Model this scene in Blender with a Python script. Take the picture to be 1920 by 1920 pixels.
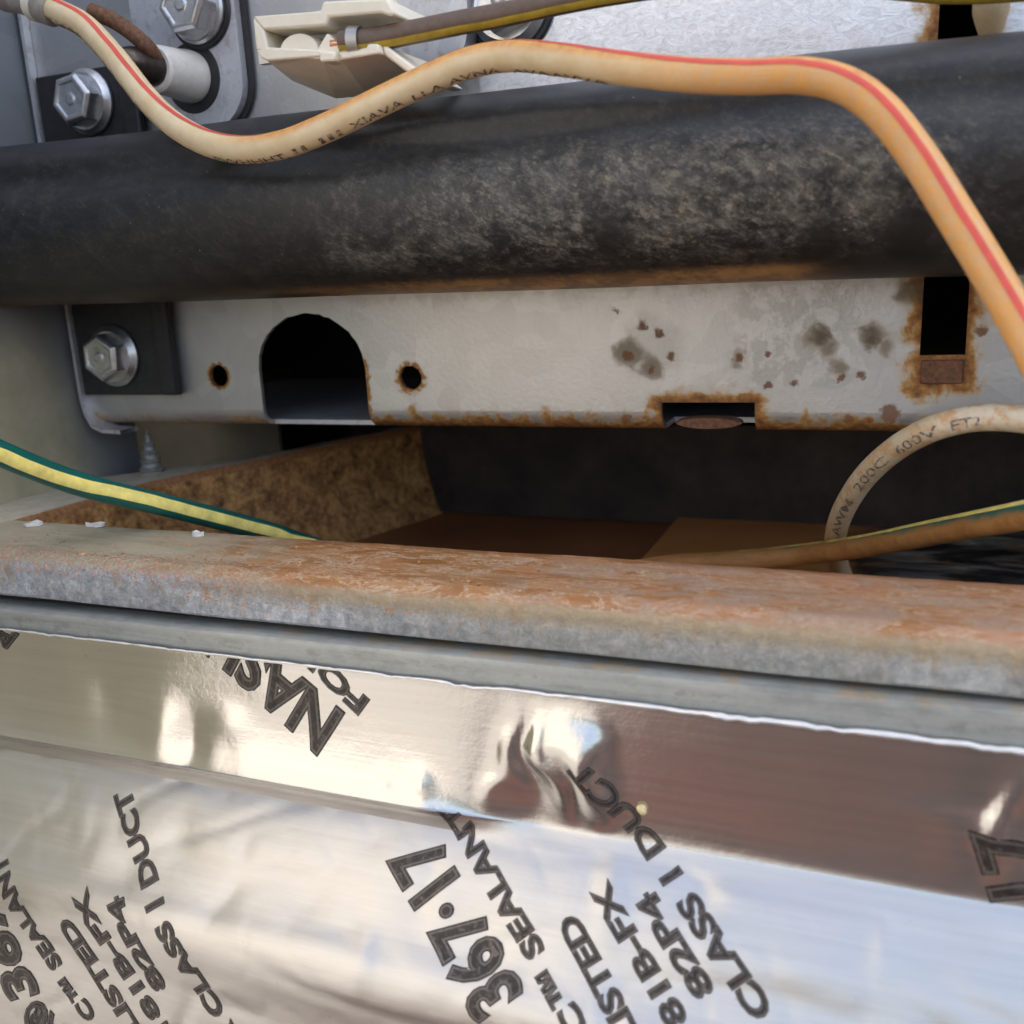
import bpy, bmesh, math, random
import numpy as np
from mathutils import Vector, Matrix, noise as mnoise

random.seed(7)  # fixed, so every run builds the same scene
for o in list(bpy.data.objects):
    bpy.data.objects.remove(o)
SC = bpy.context.scene
COL = SC.collection
MM = 0.001

# ------------------------------------------------------------------ camera
FPX = 1825.0
def _n(v):
    v = np.array(v, float); return v / np.linalg.norm(v)
_x = _n((4565, 213, -1825)); _d = _n((390, 7300, 1825)); _d = _n(_d - _x * (_d @ _x)); _y = np.cross(_x, _d)
if _y[2] < 0: _y = -_y
ROT = np.stack([_x, _y, -_d])                       # world <- camera (x right, y down, z forward)
CAMP = np.array([137.694, -142.869, 11.751])        # mm
cam = bpy.data.objects.new('camera', bpy.data.cameras.new('camera'))
COL.objects.link(cam)
_m = ROT @ np.diag([1, -1, -1])
cam.matrix_world = Matrix([list(_m[i]) + [CAMP[i] * MM] for i in range(3)] + [[0, 0, 0, 1]])
cam.data.sensor_width = 36.0
cam.data.lens = 36.0 * FPX / 1920.0
cam.data.clip_start = 0.005
cam.data.clip_end = 2000.0
cam.data.dof.use_dof = True
cam.data.dof.focus_distance = 0.135
cam.data.dof.aperture_fstop = 30.0
SC.camera = cam

# ------------------------------------------------------------------ sky, sun, exposure
SUN_EL, SUN_AZ = math.radians(50), math.radians(55)     # azimuth of the sun, clockwise from +Y
world = bpy.data.worlds.new('World'); SC.world = world
world.use_nodes = True
wn = world.node_tree.nodes; wl = world.node_tree.links
sky = wn.new('ShaderNodeTexSky'); sky.sky_type = 'NISHITA'; sky.sun_disc = False
sky.sun_elevation = SUN_EL; sky.sun_rotation = SUN_AZ
sky.air_density = 1.0; sky.dust_density = 5.0; sky.ozone_density = 0.6
hsv = wn.new('ShaderNodeHueSaturation'); hsv.inputs['Saturation'].default_value = 0.8
wl.new(sky.outputs[0], hsv.inputs['Color'])
wl.new(hsv.outputs[0], wn['Background'].inputs['Color'])
wn['Background'].inputs['Strength'].default_value = 0.15
sun = bpy.data.objects.new('sun', bpy.data.lights.new('sun', 'SUN')); COL.objects.link(sun)
sun.data.energy = 3.0; sun.data.angle = math.radians(0.5); sun.data.color = (1.0, 0.965, 0.92)
_sd = Vector((math.sin(SUN_AZ) * math.cos(SUN_EL), math.cos(SUN_AZ) * math.cos(SUN_EL), math.sin(SUN_EL)))
sun.rotation_euler = _sd.to_track_quat('Z', 'Y').to_euler()
sun.location = (0, -2, 3)
SC.view_settings.view_transform = 'Standard'
SC.view_settings.look = 'None'
SC.view_settings.exposure = 1.62
SC.view_settings.gamma = 1.0
SC.cycles.use_denoising = True
SC.cycles.max_bounces = 8
SC.cycles.sample_clamp_indirect = 6.0

# ------------------------------------------------------------------ measuring helpers (mm)
def ray(px, py):
    return ROT @ np.array([(px - 960) / FPX, (py - 960) / FPX, 1.0])
def at(px, py, X=None, Y=None, Z=None, d=None):
    r = ray(px, py)
    if d is not None: t = d
    elif X is not None: t = (X - CAMP[0]) / r[0]
    elif Y is not None: t = (Y - CAMP[1]) / r[1]
    else: t = (Z - CAMP[2]) / r[2]
    return CAMP + t * r

# ------------------------------------------------------------------ object helpers
def wloc(o):
    v = Vector((0, 0, 0))
    while o is not None:
        v = v + o.location; o = o.parent
    return v
def tag(o, label=None, cat=None, group=None, kind=None):
    if label: o['label'] = label
    if cat: o['category'] = cat
    if group: o['group'] = group
    if kind: o['kind'] = kind
    return o
def thing(name, loc, label, cat, group=None):
    o = bpy.data.objects.new(name, None); COL.objects.link(o)
    o.empty_display_size = 0.005
    o.location = Vector(loc) * MM
    return tag(o, label, cat, group)
def obj(name, verts, faces, mat, parent=None, smooth=True, origin=None, mats=None, fmat=None, bevel=None):
    """verts in world mm"""
    v = np.array(verts, float)
    if parent is not None:
        org = np.array(wloc(parent)) / MM
    else:
        org = np.array(origin if origin is not None else [(v[:, 0].min() + v[:, 0].max()) / 2, (v[:, 1].min() + v[:, 1].max()) / 2, v[:, 2].min()])
    me = bpy.data.meshes.new(name)
    me.from_pydata([tuple(p) for p in ((v - org) * MM)], [], [tuple(int(i) for i in f) for f in faces])
    for m in (mats or [mat]): me.materials.append(m)
    if fmat is not None:
        me.polygons.foreach_set('material_index', list(fmat))
    bm = bmesh.new(); bm.from_mesh(me)
    bmesh.ops.recalc_face_normals(bm, faces=bm.faces)
    bm.to_mesh(me); bm.free()
    if smooth:
        me.shade_smooth()
        try: me.set_sharp_from_angle(angle=math.radians(38))
        except Exception: pass
    o = bpy.data.objects.new(name, me); COL.objects.link(o)
    if parent is not None: o.parent = parent
    else: o.location = Vector(org) * MM
    if bevel:
        md = o.modifiers.new('edge', 'BEVEL'); md.width = bevel * MM; md.segments = 2; md.limit_method = 'ANGLE'; md.angle_limit = math.radians(40)
    return o

class MB:
    def __init__(s): s.v = []; s.f = []; s.m = []
    def add(s, verts, faces, mi=0):
        b = len(s.v); s.v += [tuple(p) for p in verts]; s.f += [tuple(i + b for i in f) for f in faces]; s.m += [mi] * len(faces)
    def box(s, x0, x1, y0, y1, z0, z1, mi=0):
        s.add([(x, y, z) for x in (x0, x1) for y in (y0, y1) for z in (z0, z1)],
              [(0, 1, 3, 2), (4, 6, 7, 5), (0, 4, 5, 1), (2, 3, 7, 6), (0, 2, 6, 4), (1, 5, 7, 3)], mi)
    def lathe(s, base, axis, prof, n=40, cap=True, ref=(0, 0, 1), mi=0):
        """prof: list of (distance along axis, radius)"""
        a = _n(axis); r = np.array(ref, float); u = r - a * (r @ a)
        if np.linalg.norm(u) < 1e-6: u = np.array([1., 0, 0]) - a * a[0]
        u = _n(u); w = np.cross(a, u); base = np.array(base, float)
        V = []; F = []
        for (h, rad) in prof:
            for k in range(n):
                t = 2 * math.pi * k / n
                V.append(base + a * h + (u * math.cos(t) + w * math.sin(t)) * rad)
        for i in range(len(prof) - 1):
            for k in range(n):
                k2 = (k + 1) % n
                F.append((i * n + k, i * n + k2, (i + 1) * n + k2, (i + 1) * n + k))
        if cap:
            F.append(tuple(range(n))[::-1]); F.append(tuple(range((len(prof) - 1) * n, len(prof) * n)))
        s.add(V, F, mi)
    def prism(s, poly, Y0, Y1, mi=0):
        """poly: (x, z) list, extruded along Y"""
        n = len(poly)
        V = [(x, Y0, z) for x, z in poly] + [(x, Y1, z) for x, z in poly]
        F = [tuple(range(n)), tuple(range(2 * n - 1, n - 1, -1))] + [(i, (i + 1) % n, n + (i + 1) % n, n + i) for i in range(n)]
        s.add(V, F, mi)
    def build(s, name, mat, parent=None, **k):
        return obj(name, s.v, s.f, mat, parent, mats=mat if isinstance(mat, list) else None, fmat=s.m if isinstance(mat, list) else None, **k)

def sheet_profile(prof, th):
    """closed outline of a folded sheet, prof: (Y, Z) list on the outside"""
    p = np.array(prof, float); nrm = []
    for i in range(len(p)):
        a = p[max(i - 1, 0)]; b = p[min(i + 1, len(p) - 1)]
        t = _n(b - a); nrm.append((t[1], -t[0]))
    return [tuple(q) for q in p] + [tuple(q) for q in (p + np.array(nrm) * th)[::-1]]
def sweep_x(profile, xs, wob=None):
    V = []; F = []; n = len(profile)
    for x in xs:
        for j, (y, z) in enumerate(profile):
            dy = dz = 0
            if wob: dy, dz = wob(x, y, z)
            V.append((x, y + dy, z + dz))
    for i in range(len(xs) - 1):
        for j in range(n):
            k = (j + 1) % n
            F.append((i * n + j, i * n + k, (i + 1) * n + k, (i + 1) * n + j))
    F.append(tuple(range(n))); F.append(tuple(range((len(xs) - 1) * n, len(xs) * n))[::-1])
    return V, F

# ------------------------------------------------------------------ node helpers
class N:
    def __init__(s, name):
        s.mat = bpy.data.materials.new(name); s.mat.use_nodes = True
        s.t = s.mat.node_tree; s.b = s.t.nodes['Principled BSDF']
        g = s.t.nodes.new('ShaderNodeNewGeometry')
        v = s.t.nodes.new('ShaderNodeVectorMath'); v.operation = 'SCALE'; v.inputs['Scale'].default_value = 1000.0
        s.t.links.new(g.outputs['Position'], v.inputs[0]); s.pos = v.outputs[0]
        x = s.t.nodes.new('ShaderNodeSeparateXYZ'); s.t.links.new(s.pos, x.inputs[0])
        s.X, s.Y, s.Z = x.outputs
        sn = s.t.nodes.new('ShaderNodeSeparateXYZ'); s.t.links.new(g.outputs['Normal'], sn.inputs[0])
        s.NX, s.NY, s.NZ = sn.outputs
    def put(s, sock, val):
        if hasattr(val, 'is_output'): s.t.links.new(val, sock)
        elif isinstance(val, (tuple, list)):
            sock.default_value = tuple(val) + ((1.0,) if len(val) == 3 and len(sock.default_value) == 4 else ())
        else: sock.default_value = val
    def m(s, op, a, b=0.0, c=0.0, clamp=False):
        n = s.t.nodes.new('ShaderNodeMath'); n.operation = op; n.use_clamp = clamp
        s.put(n.inputs[0], a); s.put(n.inputs[1], b); s.put(n.inputs[2], c)
        return n.outputs[0]
    def add(s, a, b): return s.m('ADD', a, b)
    def sub(s, a, b): return s.m('SUBTRACT', a, b)
    def mul(s, a, b): return s.m('MULTIPLY', a, b)
    def mx(s, a, b): return s.m('MAXIMUM', a, b)
    def mn(s, a, b): return s.m('MINIMUM', a, b)
    def step(s, a, e0, e1):
        """smooth 0 at e0 to 1 at e1 (either order)"""
        n = s.t.nodes.new('ShaderNodeMapRange'); n.interpolation_type = 'SMOOTHSTEP'
        lo, hi, t0, t1 = (e0, e1, 0.0, 1.0) if e0 < e1 else (e1, e0, 1.0, 0.0)
        s.put(n.inputs['Value'], a); n.inputs['From Min'].default_value = lo; n.inputs['From Max'].default_value = hi
        n.inputs['To Min'].default_value = t0; n.inputs['To Max'].default_value = t1
        return n.outputs[0]
    def scaled(s, sx, sy, sz):
        n = s.t.nodes.new('ShaderNodeVectorMath'); n.operation = 'MULTIPLY'; s.put(n.inputs[0], s.pos); n.inputs[1].default_value = (sx, sy, sz)
        return n.outputs[0]
    def rot(s, ang, squash):
        n = s.t.nodes.new('ShaderNodeMapping'); n.vector_type = 'TEXTURE'; s.put(n.inputs['Vector'], s.pos)
        n.inputs['Rotation'].default_value = (0, ang, 0); n.inputs['Scale'].default_value = (1 / squash, 1, 1)
        return n.outputs[0]
    def noise(s, scale, detail=4, rough=0.6, vec=None, dist=0.0):
        n = s.t.nodes.new('ShaderNodeTexNoise'); s.put(n.inputs['Vector'], vec if vec is not None else s.pos)
        n.inputs['Scale'].default_value = scale; n.inputs['Detail'].default_value = detail; n.inputs['Roughness'].default_value = rough; n.inputs['Distortion'].default_value = dist
        return n.outputs['Fac']
    def voro(s, scale, vec=None, out='Color'):
        n = s.t.nodes.new('ShaderNodeTexVoronoi'); s.put(n.inputs['Vector'], vec if vec is not None else s.pos)
        n.inputs['Scale'].default_value = scale
        return n.outputs[out]
    def ramp(s, fac, stops):
        n = s.t.nodes.new('ShaderNodeValToRGB'); s.put(n.inputs[0], fac)
        e = n.color_ramp.elements
        while len(e) < len(stops): e.new(0.5)
        for q, (p, c) in zip(e, stops):
            q.position = p; q.color = tuple(c) + (1.0,) if len(c) == 3 else c
        return n.outputs[0]
    def mix(s, fac, a, b, mode='MIX'):
        n = s.t.nodes.new('ShaderNodeMix'); n.data_type = 'RGBA'; n.blend_type = mode
        s.put(n.inputs[0], fac); s.put(n.inputs[6], a); s.put(n.inputs[7], b)
        return n.outputs[2]
    def bump(s, h, strength=0.3, dist=0.1):
        n = s.t.nodes.new('ShaderNodeBump'); n.inputs['Strength'].default_value = strength; n.inputs['Distance'].default_value = dist * MM
        s.put(n.inputs['Height'], h); s.t.links.new(n.outputs[0], s.b.inputs['Normal'])
    def spot(s, x, z, r, soft, nz, amp=1.0):
        """disc of stain in the X-Z plane with an uneven edge"""
        dx = s.sub(s.X, x); dz = s.sub(s.Z, z)
        d = s.m('SQRT', s.add(s.mul(dx, dx), s.mul(dz, dz)))
        return s.step(s.add(d, s.mul(nz, amp)), r + soft, r - soft)
    def rect(s, x0, x1, z0, z1, grow, nz, amp):
        """stain within grow mm of a rectangle"""
        dx = s.mx(s.sub(x0, s.X), s.sub(s.X, x1)); dz = s.mx(s.sub(z0, s.Z), s.sub(s.Z, z1))
        dx = s.mx(dx, 0.0); dz = s.mx(dz, 0.0)
        d = s.m('SQRT', s.add(s.mul(dx, dx), s.mul(dz, dz)))
        return s.step(s.add(d, s.mul(nz, amp)), grow, -grow * 0.25)
    def out(s, color=None, rough=None, metal=None, spec=None, **k):
        if color is not None: s.put(s.b.inputs['Base Color'], color)
        if rough is not None: s.put(s.b.inputs['Roughness'], rough)
        if metal is not None: s.put(s.b.inputs['Metallic'], metal)
        if spec is not None: s.put(s.b.inputs['Specular IOR Level'], spec)
        for kk, vv in k.items(): s.put(s.b.inputs[kk], vv)
        return s.mat

def simple(name, col, rough=0.5, metal=0.0, var=0.15, scale=0.6, bump=0.0, bscale=3.0, spec=None):
    n = N(name); z = n.noise(scale, 5, 0.65)
    lo = tuple(c * (1 - var) for c in col); hi = tuple(min(1, c * (1 + var)) for c in col)
    c = n.ramp(z, [(0.3, lo), (0.7, hi)])
    if bump: n.bump(n.noise(bscale, 4), bump, 0.1)
    return n.out(c, rough, metal, spec)

# ------------------------------------------------------------------ materials
RUST_D, RUST, RUST_L, TAN = (0.075, 0.03, 0.012), (0.22, 0.085, 0.025), (0.40, 0.18, 0.065), (0.42, 0.33, 0.2)

def galv(n, base=(0.50, 0.50, 0.505), spangle=0.5, amt=0.16):
    v = n.voro(spangle, out='Color'); g = n.t.nodes.new('ShaderNodeRGBToBW'); n.t.links.new(v, g.inputs[0])
    w = n.add(n.mul(g.outputs[0], 0.6), n.mul(n.noise(2.2, 5, 0.7), 0.4))
    return n.ramp(w, [(0.2, tuple(c * (1 - amt) for c in base)), (0.8, tuple(min(1, c * (1 + amt)) for c in base))])

def mat_panel():
    n = N('panel_zinc')
    base = galv(n, (0.50, 0.505, 0.51), 0.25, 0.09)
    nz = n.mul(n.sub(n.noise(0.38, 3, 0.5, None, 0.5), 0.5), 2.0); fine = n.mul(n.sub(n.noise(1.2, 3, 0.55), 0.5), 1.8)
    # crinkled zinc above the pipe; its bright sky reflection is put into the colour
    up = n.mul(n.step(n.Z, 30, 34), n.step(n.X, 76.5, 77.5)); rt = n.step(n.X, 80, 110)
    crink = n.noise(0.55, 6, 0.7, n.scaled(1.0, 1.0, 1.6), 1.6)
    base = n.mix(n.mul(up, 0.9), base, n.ramp(crink, [(0.3, (0.66, 0.67, 0.70)), (0.6, (0.93, 0.94, 0.97))]))
    # warm dirty film on the middle of the lower strip, clearer and greyer at both ends
    film = n.mul(n.mul(n.step(n.X, 40, 75), n.step(n.X, 150, 115)), n.step(n.Z, 12, 2))
    base = n.mix(n.mul(film, 0.3), base, (0.44, 0.40, 0.33))
    stain = None
    def acc(a, b): return b if a is None else n.mx(a, b)
    olive = None; rust = None; dark = None
    S = lambda px, py, r, soft=0.7, amp=2.4, z=nz: n.spot(*[float(q) for q in at(px, py, Y=0)[[0, 2]]], r, soft, z, amp)
    for px, py, r in [(1177, 660, 2.4), (1222, 690, 2.0), (1530, 632, 1.9), (1550, 655, 1.2), (1637, 632, 1.8), (1660, 650, 1.1), (1385, 668, 1.2), (1712, 550, 2.4), (1700, 530, 1.6), (1575, 690, 1.2)]:
        olive = acc(olive, S(px, py, r * 0.85, 0.8, 1.6))
    for px, py, r in [(1205, 610, 0.8), (1236, 627, 0.75), (1177, 667, 1.0), (1258, 668, 0.7), (1222, 692, 0.7), (1441, 722, 0.65), (1490, 718, 0.55), (1576, 708, 0.6), (1615, 704, 0.65), (1441, 663, 0.5), (1386, 669, 0.7), (1840, 620, 0.9), (1155, 582, 0.35), (1175, 785, 0.9), (1668, 775, 1.6), (1590, 785, 0.8), (1720, 740, 0.5)]:
        rust = acc(rust, S(px, py, r * 0.8, 0.3, 1.0, fine))
    for px, py, r in [(1537, 632, 1.2), (1632, 636, 1.1), (1712, 548, 1.5)]:
        dark = acc(dark, S(px, py, r, 0.8))
    grey = n.mx(S(1218, 650, 4.6, 1.5), n.mul(n.mul(n.mul(n.step(n.Z, 10, 7), n.step(n.X, 112, 117)), n.step(n.X, 134, 128)), n.mul(n.step(n.noise(0.35, 4, 0.6), 0.44, 0.55), n.step(n.Z, -8, -5))))
    # rust creeping out of every cut edge
    e1 = n.rect(103.7, 117.4, -16, -8.8, 3.0, nz, 2.0); e2 = n.rect(139.1, 144.7, -6.2, 45, 3.6, nz, 3.0)
    e3 = n.mul(n.rect(32.0, 53.4, -16, -2, 1.2, fine, 2.2), n.step(n.X, 40, 54)); e4 = n.spot(23.2, -4.2, 2.35, 0.5, fine, 1.2); e5 = n.spot(61.8, -4.8, 2.5, 0.8, fine, 2.0)
    band = n.step(n.add(n.Z, n.mul(nz, 3.2)), -9.4, -13.6)
    bandx = n.add(0.5, n.mul(n.step(n.X, 45, 58), 0.65))
    band = n.mul(band, bandx)
    edge = n.mx(n.mx(n.mul(e1, 0.95), n.mul(e2, 0.9)), n.mx(n.mx(n.mul(e3, 0.8), n.mul(e4, 0.9)), n.mx(n.mul(e5, 0.85), n.mul(band, 0.8))))
    pipe_shade = n.mul(n.mul(n.step(n.add(n.Z, n.mul(nz, 3)), 6.5, 9), n.step(n.Z, 20, 18)), n.step(n.X, 30, 70))  # darker strip under the pipe, its shade put into the colour
    col = n.mix(n.mul(grey, 0.4), base, (0.25, 0.245, 0.22))
    col = n.mix(n.mul(pipe_shade, 0.45), col, (0.30, 0.25, 0.18))
    col = n.mix(n.mul(olive, 0.62), col, n.ramp(olive, [(0.3, (0.42, 0.31, 0.13)), (0.9, (0.21, 0.15, 0.07))]))
    rc = n.ramp(n.add(edge, n.mul(fine, 0.55)), [(0.1, (0.56, 0.47, 0.32)), (0.42, (0.47, 0.27, 0.09)), (0.7, (0.33, 0.15, 0.045)), (1.0, (0.15, 0.065, 0.022))])
    col = n.mix(n.step(edge, 0.0, 0.55), col, rc)
    col = n.mix(n.mul(rust, 0.85), col, (0.19, 0.075, 0.025))
    col = n.mix(n.mul(dark, 0.75), col, (0.09, 0.075, 0.05))
    # fine scratches and specks
    sp = n.step(n.noise(1.9, 2, 0.5), 0.72, 0.78)
    col = n.mix(n.mul(sp, 0.35), col, (0.2, 0.17, 0.13))
    dirt = n.mx(n.mx(edge, rust), n.mx(olive, dark))
    metal = n.sub(0.75, n.mul(n.m('MINIMUM', dirt, 1.0), 0.75))
    rough = n.add(0.42, n.mul(dirt, 0.4))
    n.bump(n.add(n.mul(n.noise(1.2, 5, 0.6), 0.6), n.mul(n.mul(up, crink), 1.3)), 0.35, 0.25)
    return n.out(col, rough, metal)

def mat_plain_zinc(name, base, rough=0.42, metal=0.8, amt=0.12, spangle=0.3):
    n = N(name); c = galv(n, base, spangle, amt)
    z = n.step(n.noise(0.5, 6, 0.75), 0.5, 0.68); c = n.mix(n.mul(z, 0.55), c, (base[0] * 0.5, base[1] * 0.44, base[2] * 0.37))
    n.bump(n.noise(0.9, 4), 0.2, 0.15)
    return n.out(c, n.add(rough, n.mul(n.noise(0.8, 4), 0.15)), metal)

def mat_side():
    n = N('side_sheet')
    c = galv(n, (0.20, 0.22, 0.245), 0.22, 0.08)  # dark blue-grey: shade and dark reflections painted in above and near the panel
    olive = n.mul(n.mul(n.step(n.Z, 14, -2), n.step(n.add(n.Y, n.mul(n.Z, 0.25)), 2, -14)), 0.9)
    c = n.mix(olive, c, n.ramp(n.noise(0.25, 4), [(0.3, (0.42, 0.385, 0.25)), (0.7, (0.53, 0.49, 0.335))]))
    n.bump(n.noise(2.0, 3), 0.06, 0.1)
    return n.out(c, 0.48, 0.25)

def mat_pipe():
    n = N('black_pipe_paint')
    mott = n.noise(0.26, 10, 0.8, n.scaled(1, 1, 1.3), 0.15); fine = n.noise(1.5, 6, 0.8, n.rot(0.6, 0.45), 0.1); big = n.noise(0.07, 4, 0.6)
    # dust bloom lies over the middle of the pipe
    w = n.mul(n.step(n.add(n.X, n.mul(n.sub(big, 0.5), 60)), 55, 92), n.step(n.X, 150, 126))
    w = n.mul(w, n.mul(n.step(n.Z, 10, 16), n.step(n.add(n.Z, n.mul(n.sub(mott, 0.5), 14)), 28.0, 22)))
    d = n.mul(n.add(n.mul(w, 1.0), 0.13), n.add(n.mul(n.step(mott, 0.38, 0.66), 0.6), n.mul(n.mul(n.step(fine, 0.47, 0.62), n.step(mott, 0.36, 0.55)), 0.75)))
    dust = n.ramp(n.noise(0.5, 5, 0.7), [(0.35, (0.18, 0.175, 0.165)), (0.55, (0.31, 0.29, 0.25)), (0.68, (0.46, 0.39, 0.28))])
    c = n.mix(n.m('MINIMUM', n.mul(d, 0.66), 0.7), (0.0145, 0.015, 0.016), dust)
    # rust along the underside edge
    rb = n.mul(n.step(n.add(n.Z, n.mul(n.sub(fine, 0.5), 2.5)), 11.1, 9.9), n.mul(n.step(n.add(n.X, n.mul(n.sub(big, 0.5), 50)), 40, 82), n.step(n.X, 132, 122)))
    c = n.mix(n.mul(n.mul(rb, n.add(0.45, n.mul(n.step(n.noise(0.22, 5, 0.7), 0.4, 0.58), 0.55))), 0.95), c, n.ramp(fine, [(0.3, (0.30, 0.15, 0.045)), (0.7, (0.56, 0.35, 0.15))]))
    rl = n.mul(n.step(n.Z, 12.2, 10), n.step(n.X, 60, 20))
    c = n.mix(n.mul(rl, 0.3), c, (0.16, 0.12, 0.06))
    # black patch near the right end and one in the middle
    pt = n.mx(n.spot(128, 13.0, 3.0, 2.0, n.sub(mott, 0.5), 5), n.spot(137, 13.5, 3.2, 1.6, n.sub(mott, 0.5), 4))
    pt = n.mx(pt, n.spot(104, 15.0, 3.0, 2.0, n.sub(mott, 0.5), 6))
    c = n.mix(n.mul(pt, 0.85), c, (0.012, 0.012, 0.012))
    sp = n.step(n.noise(1.6, 2, 0.5), 0.745, 0.79)
    c = n.mix(n.mul(sp, 0.75), c, (0.33, 0.31, 0.26))
    n.bump(n.add(fine, mott), 0.35, 0.12)
    return n.out(c, n.add(0.38, n.mul(d, 0.5)), 0.0, 0.42)

def mat_lip():
    n = N('pan_rusty_zinc')
    st = n.noise(0.26, 8, 0.75, n.scaled(0.3, 1.0, 1.0), 1.0); st2 = n.noise(0.7, 8, 0.75, n.scaled(0.22, 1.0, 1.0), 1.0)
    bl = n.noise(0.16, 5, 0.65); fine = n.noise(1.5, 5, 0.75)
    front = galv(n, (0.40, 0.41, 0.415), 0.55, 0.2)
    mott = n.noise(0.75, 8, 0.85, None, 0.3)
    front = n.mix(0.75, front, n.ramp(mott, [(0.38, (0.20, 0.245, 0.29)), (0.5, (0.43, 0.48, 0.53)), (0.62, (0.76, 0.80, 0.85))]))
    front = n.mix(n.mul(n.step(n.X, 62, 110), 0.6), front, n.ramp(mott, [(0.3, (0.27, 0.285, 0.27)), (0.7, (0.52, 0.53, 0.48))]))
    rf = n.mul(n.step(n.add(fine, n.mul(bl, 0.5)), 0.80, 0.9), n.mul(n.step(n.Z, -31, -27), n.mul(n.step(n.X, 30, 50), n.step(n.X, 110, 84))))
    front = n.mix(n.mul(rf, 0.8), front, RUST_L)
    tanz = n.step(n.add(n.Z, n.mul(n.sub(fine, 0.5), 3.0)), -28.3, -25.6)
    front = n.mix(n.mul(n.mul(tanz, 0.85), n.step(n.X, 40, 70)), front, n.ramp(mott, [(0.3, (0.30, 0.22, 0.12)), (0.7, (0.45, 0.36, 0.22))]))
    top_l = n.ramp(st, [(0.3, (0.30, 0.26, 0.17)), (0.55, (0.42, 0.37, 0.26)), (0.75, (0.50, 0.44, 0.33))])
    top_r = n.ramp(n.add(n.mul(st, 0.55), n.mul(st2, 0.45)), [(0.28, (0.17, 0.065, 0.018)), (0.42, (0.30, 0.125, 0.032)), (0.53, (0.40, 0.185, 0.058)), (0.62, (0.46, 0.26, 0.12)), (0.72, (0.60, 0.46, 0.34))])
    vein = n.mx(n.step(n.m('ABSOLUTE', n.sub(st, 0.52)), 0.022, 0.0), n.step(n.m('ABSOLUTE', n.sub(n.noise(0.13, 6, 0.65, n.scaled(0.35, 1, 1), 1.5), 0.5)), 0.014, 0.0))
    top_r = n.mix(n.mul(vein, 0.75), top_r, (0.68, 0.54, 0.40))
    top_r = n.mix(n.mul(n.step(n.noise(0.2, 5, 0.6), 0.52, 0.62), 0.55), top_r, (0.44, 0.18, 0.055))
    top_r = n.mix(n.mul(n.mul(n.step(n.X, 70, 125), n.step(n.noise(0.17, 6, 0.7, n.scaled(0.5, 1, 1), 0.8), 0.46, 0.58)), 0.75), top_r, n.ramp(fine, [(0.35, (0.29, 0.21, 0.15)), (0.65, (0.45, 0.36, 0.27))]))
    xr = n.step(n.add(n.X, n.add(n.mul(n.sub(bl, 0.5), 50), n.mul(n.sub(fine, 0.5), 30))), 34, 72)
    top = n.mix(xr, top_l, top_r)
    pale = n.mul(n.step(n.add(n.X, n.mul(bl, 20)), 100, 135), n.step(st2, 0.42, 0.6))
    top = n.mix(n.mul(pale, 0.6), top, (0.42, 0.25, 0.18))
    front_mask = n.step(n.add(n.Z, n.mul(n.sub(fine, 0.5), 1.0)), -24.3, -25.7)
    bleed = n.mul(n.step(n.noise(0.35, 6, 0.7, n.scaled(1, 1, 0.3)), 0.50, 0.66), n.step(n.Z, -31, -25.5))
    front = n.mix(n.mul(bleed, 0.55), front, n.ramp(fine, [(0.35, (0.30, 0.17, 0.08)), (0.65, (0.50, 0.36, 0.20))]))
    c = n.mix(front_mask, top, front)
    # line of bright rust crumbs where the flat turns down
    crumb = n.mul(n.mul(n.step(n.Y, -42.2, -44.3), n.step(n.Z, -27.2, -25.6)), n.step(fine, 0.47, 0.6))
    crumb = n.mul(crumb, n.step(n.X, 80, 35))
    c = n.mix(n.mul(crumb, 0.85), c, n.ramp(n.noise(2.3, 3), [(0.35, (0.5, 0.2, 0.1)), (0.6, (0.72, 0.45, 0.32)), (0.75, (0.75, 0.66, 0.55))]))
    backedge = n.mul(n.step(n.Y, -34.2, -32.0), n.step(n.add(n.X, n.mul(bl, 30)), 60, 80))
    c = n.mix(n.mul(backedge, 0.45), c, (0.38, 0.15, 0.05))
    n.bump(n.add(n.mul(st, 0.4), n.add(n.mul(fine, 0.8), n.mul(crumb, 0.9))), 0.6, 0.35)
    return n.out(c, n.add(0.45, n.mul(n.sub(1.0, front_mask), 0.12)), n.mul(front_mask, 0.4))

def mat_rim():
    n = N('pan_rim_zinc'); fine = n.noise(1.2, 6, 0.7)
    c = n.ramp(n.noise(0.4, 5), [(0.3, (0.48, 0.44, 0.34)), (0.7, (0.66, 0.60, 0.48))])
    e = n.mx(n.step(n.add(n.NX, n.mul(n.sub(fine, .5), .8)), 0.2, 0.7), n.step(n.add(n.Z, n.mul(n.sub(fine, .5), 1.0)), -23.9, -25.0))
    c = n.mix(e, c, n.ramp(fine, [(0.3, (0.22, 0.09, 0.03)), (0.7, (0.48, 0.24, 0.11))]))
    n.bump(fine, 0.3, 0.2)
    return n.out(c, 0.5, 0.15)

def mat_panwall():
    n = N('pan_wall_rust'); a = n.noise(0.26, 8, 0.72, None, 0.6); b = n.noise(0.75, 5, 0.7)
    c = n.ramp(n.add(n.mul(a, 0.6), n.mul(b, 0.4)), [(0.36, (0.07, 0.035, 0.016)), (0.47, (0.30, 0.145, 0.05)), (0.57, (0.55, 0.30, 0.105)), (0.70, (0.66, 0.44, 0.2))])
    n.bump(b, 0.5, 0.3)
    return n.out(c, 0.7, 0.0)

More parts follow.
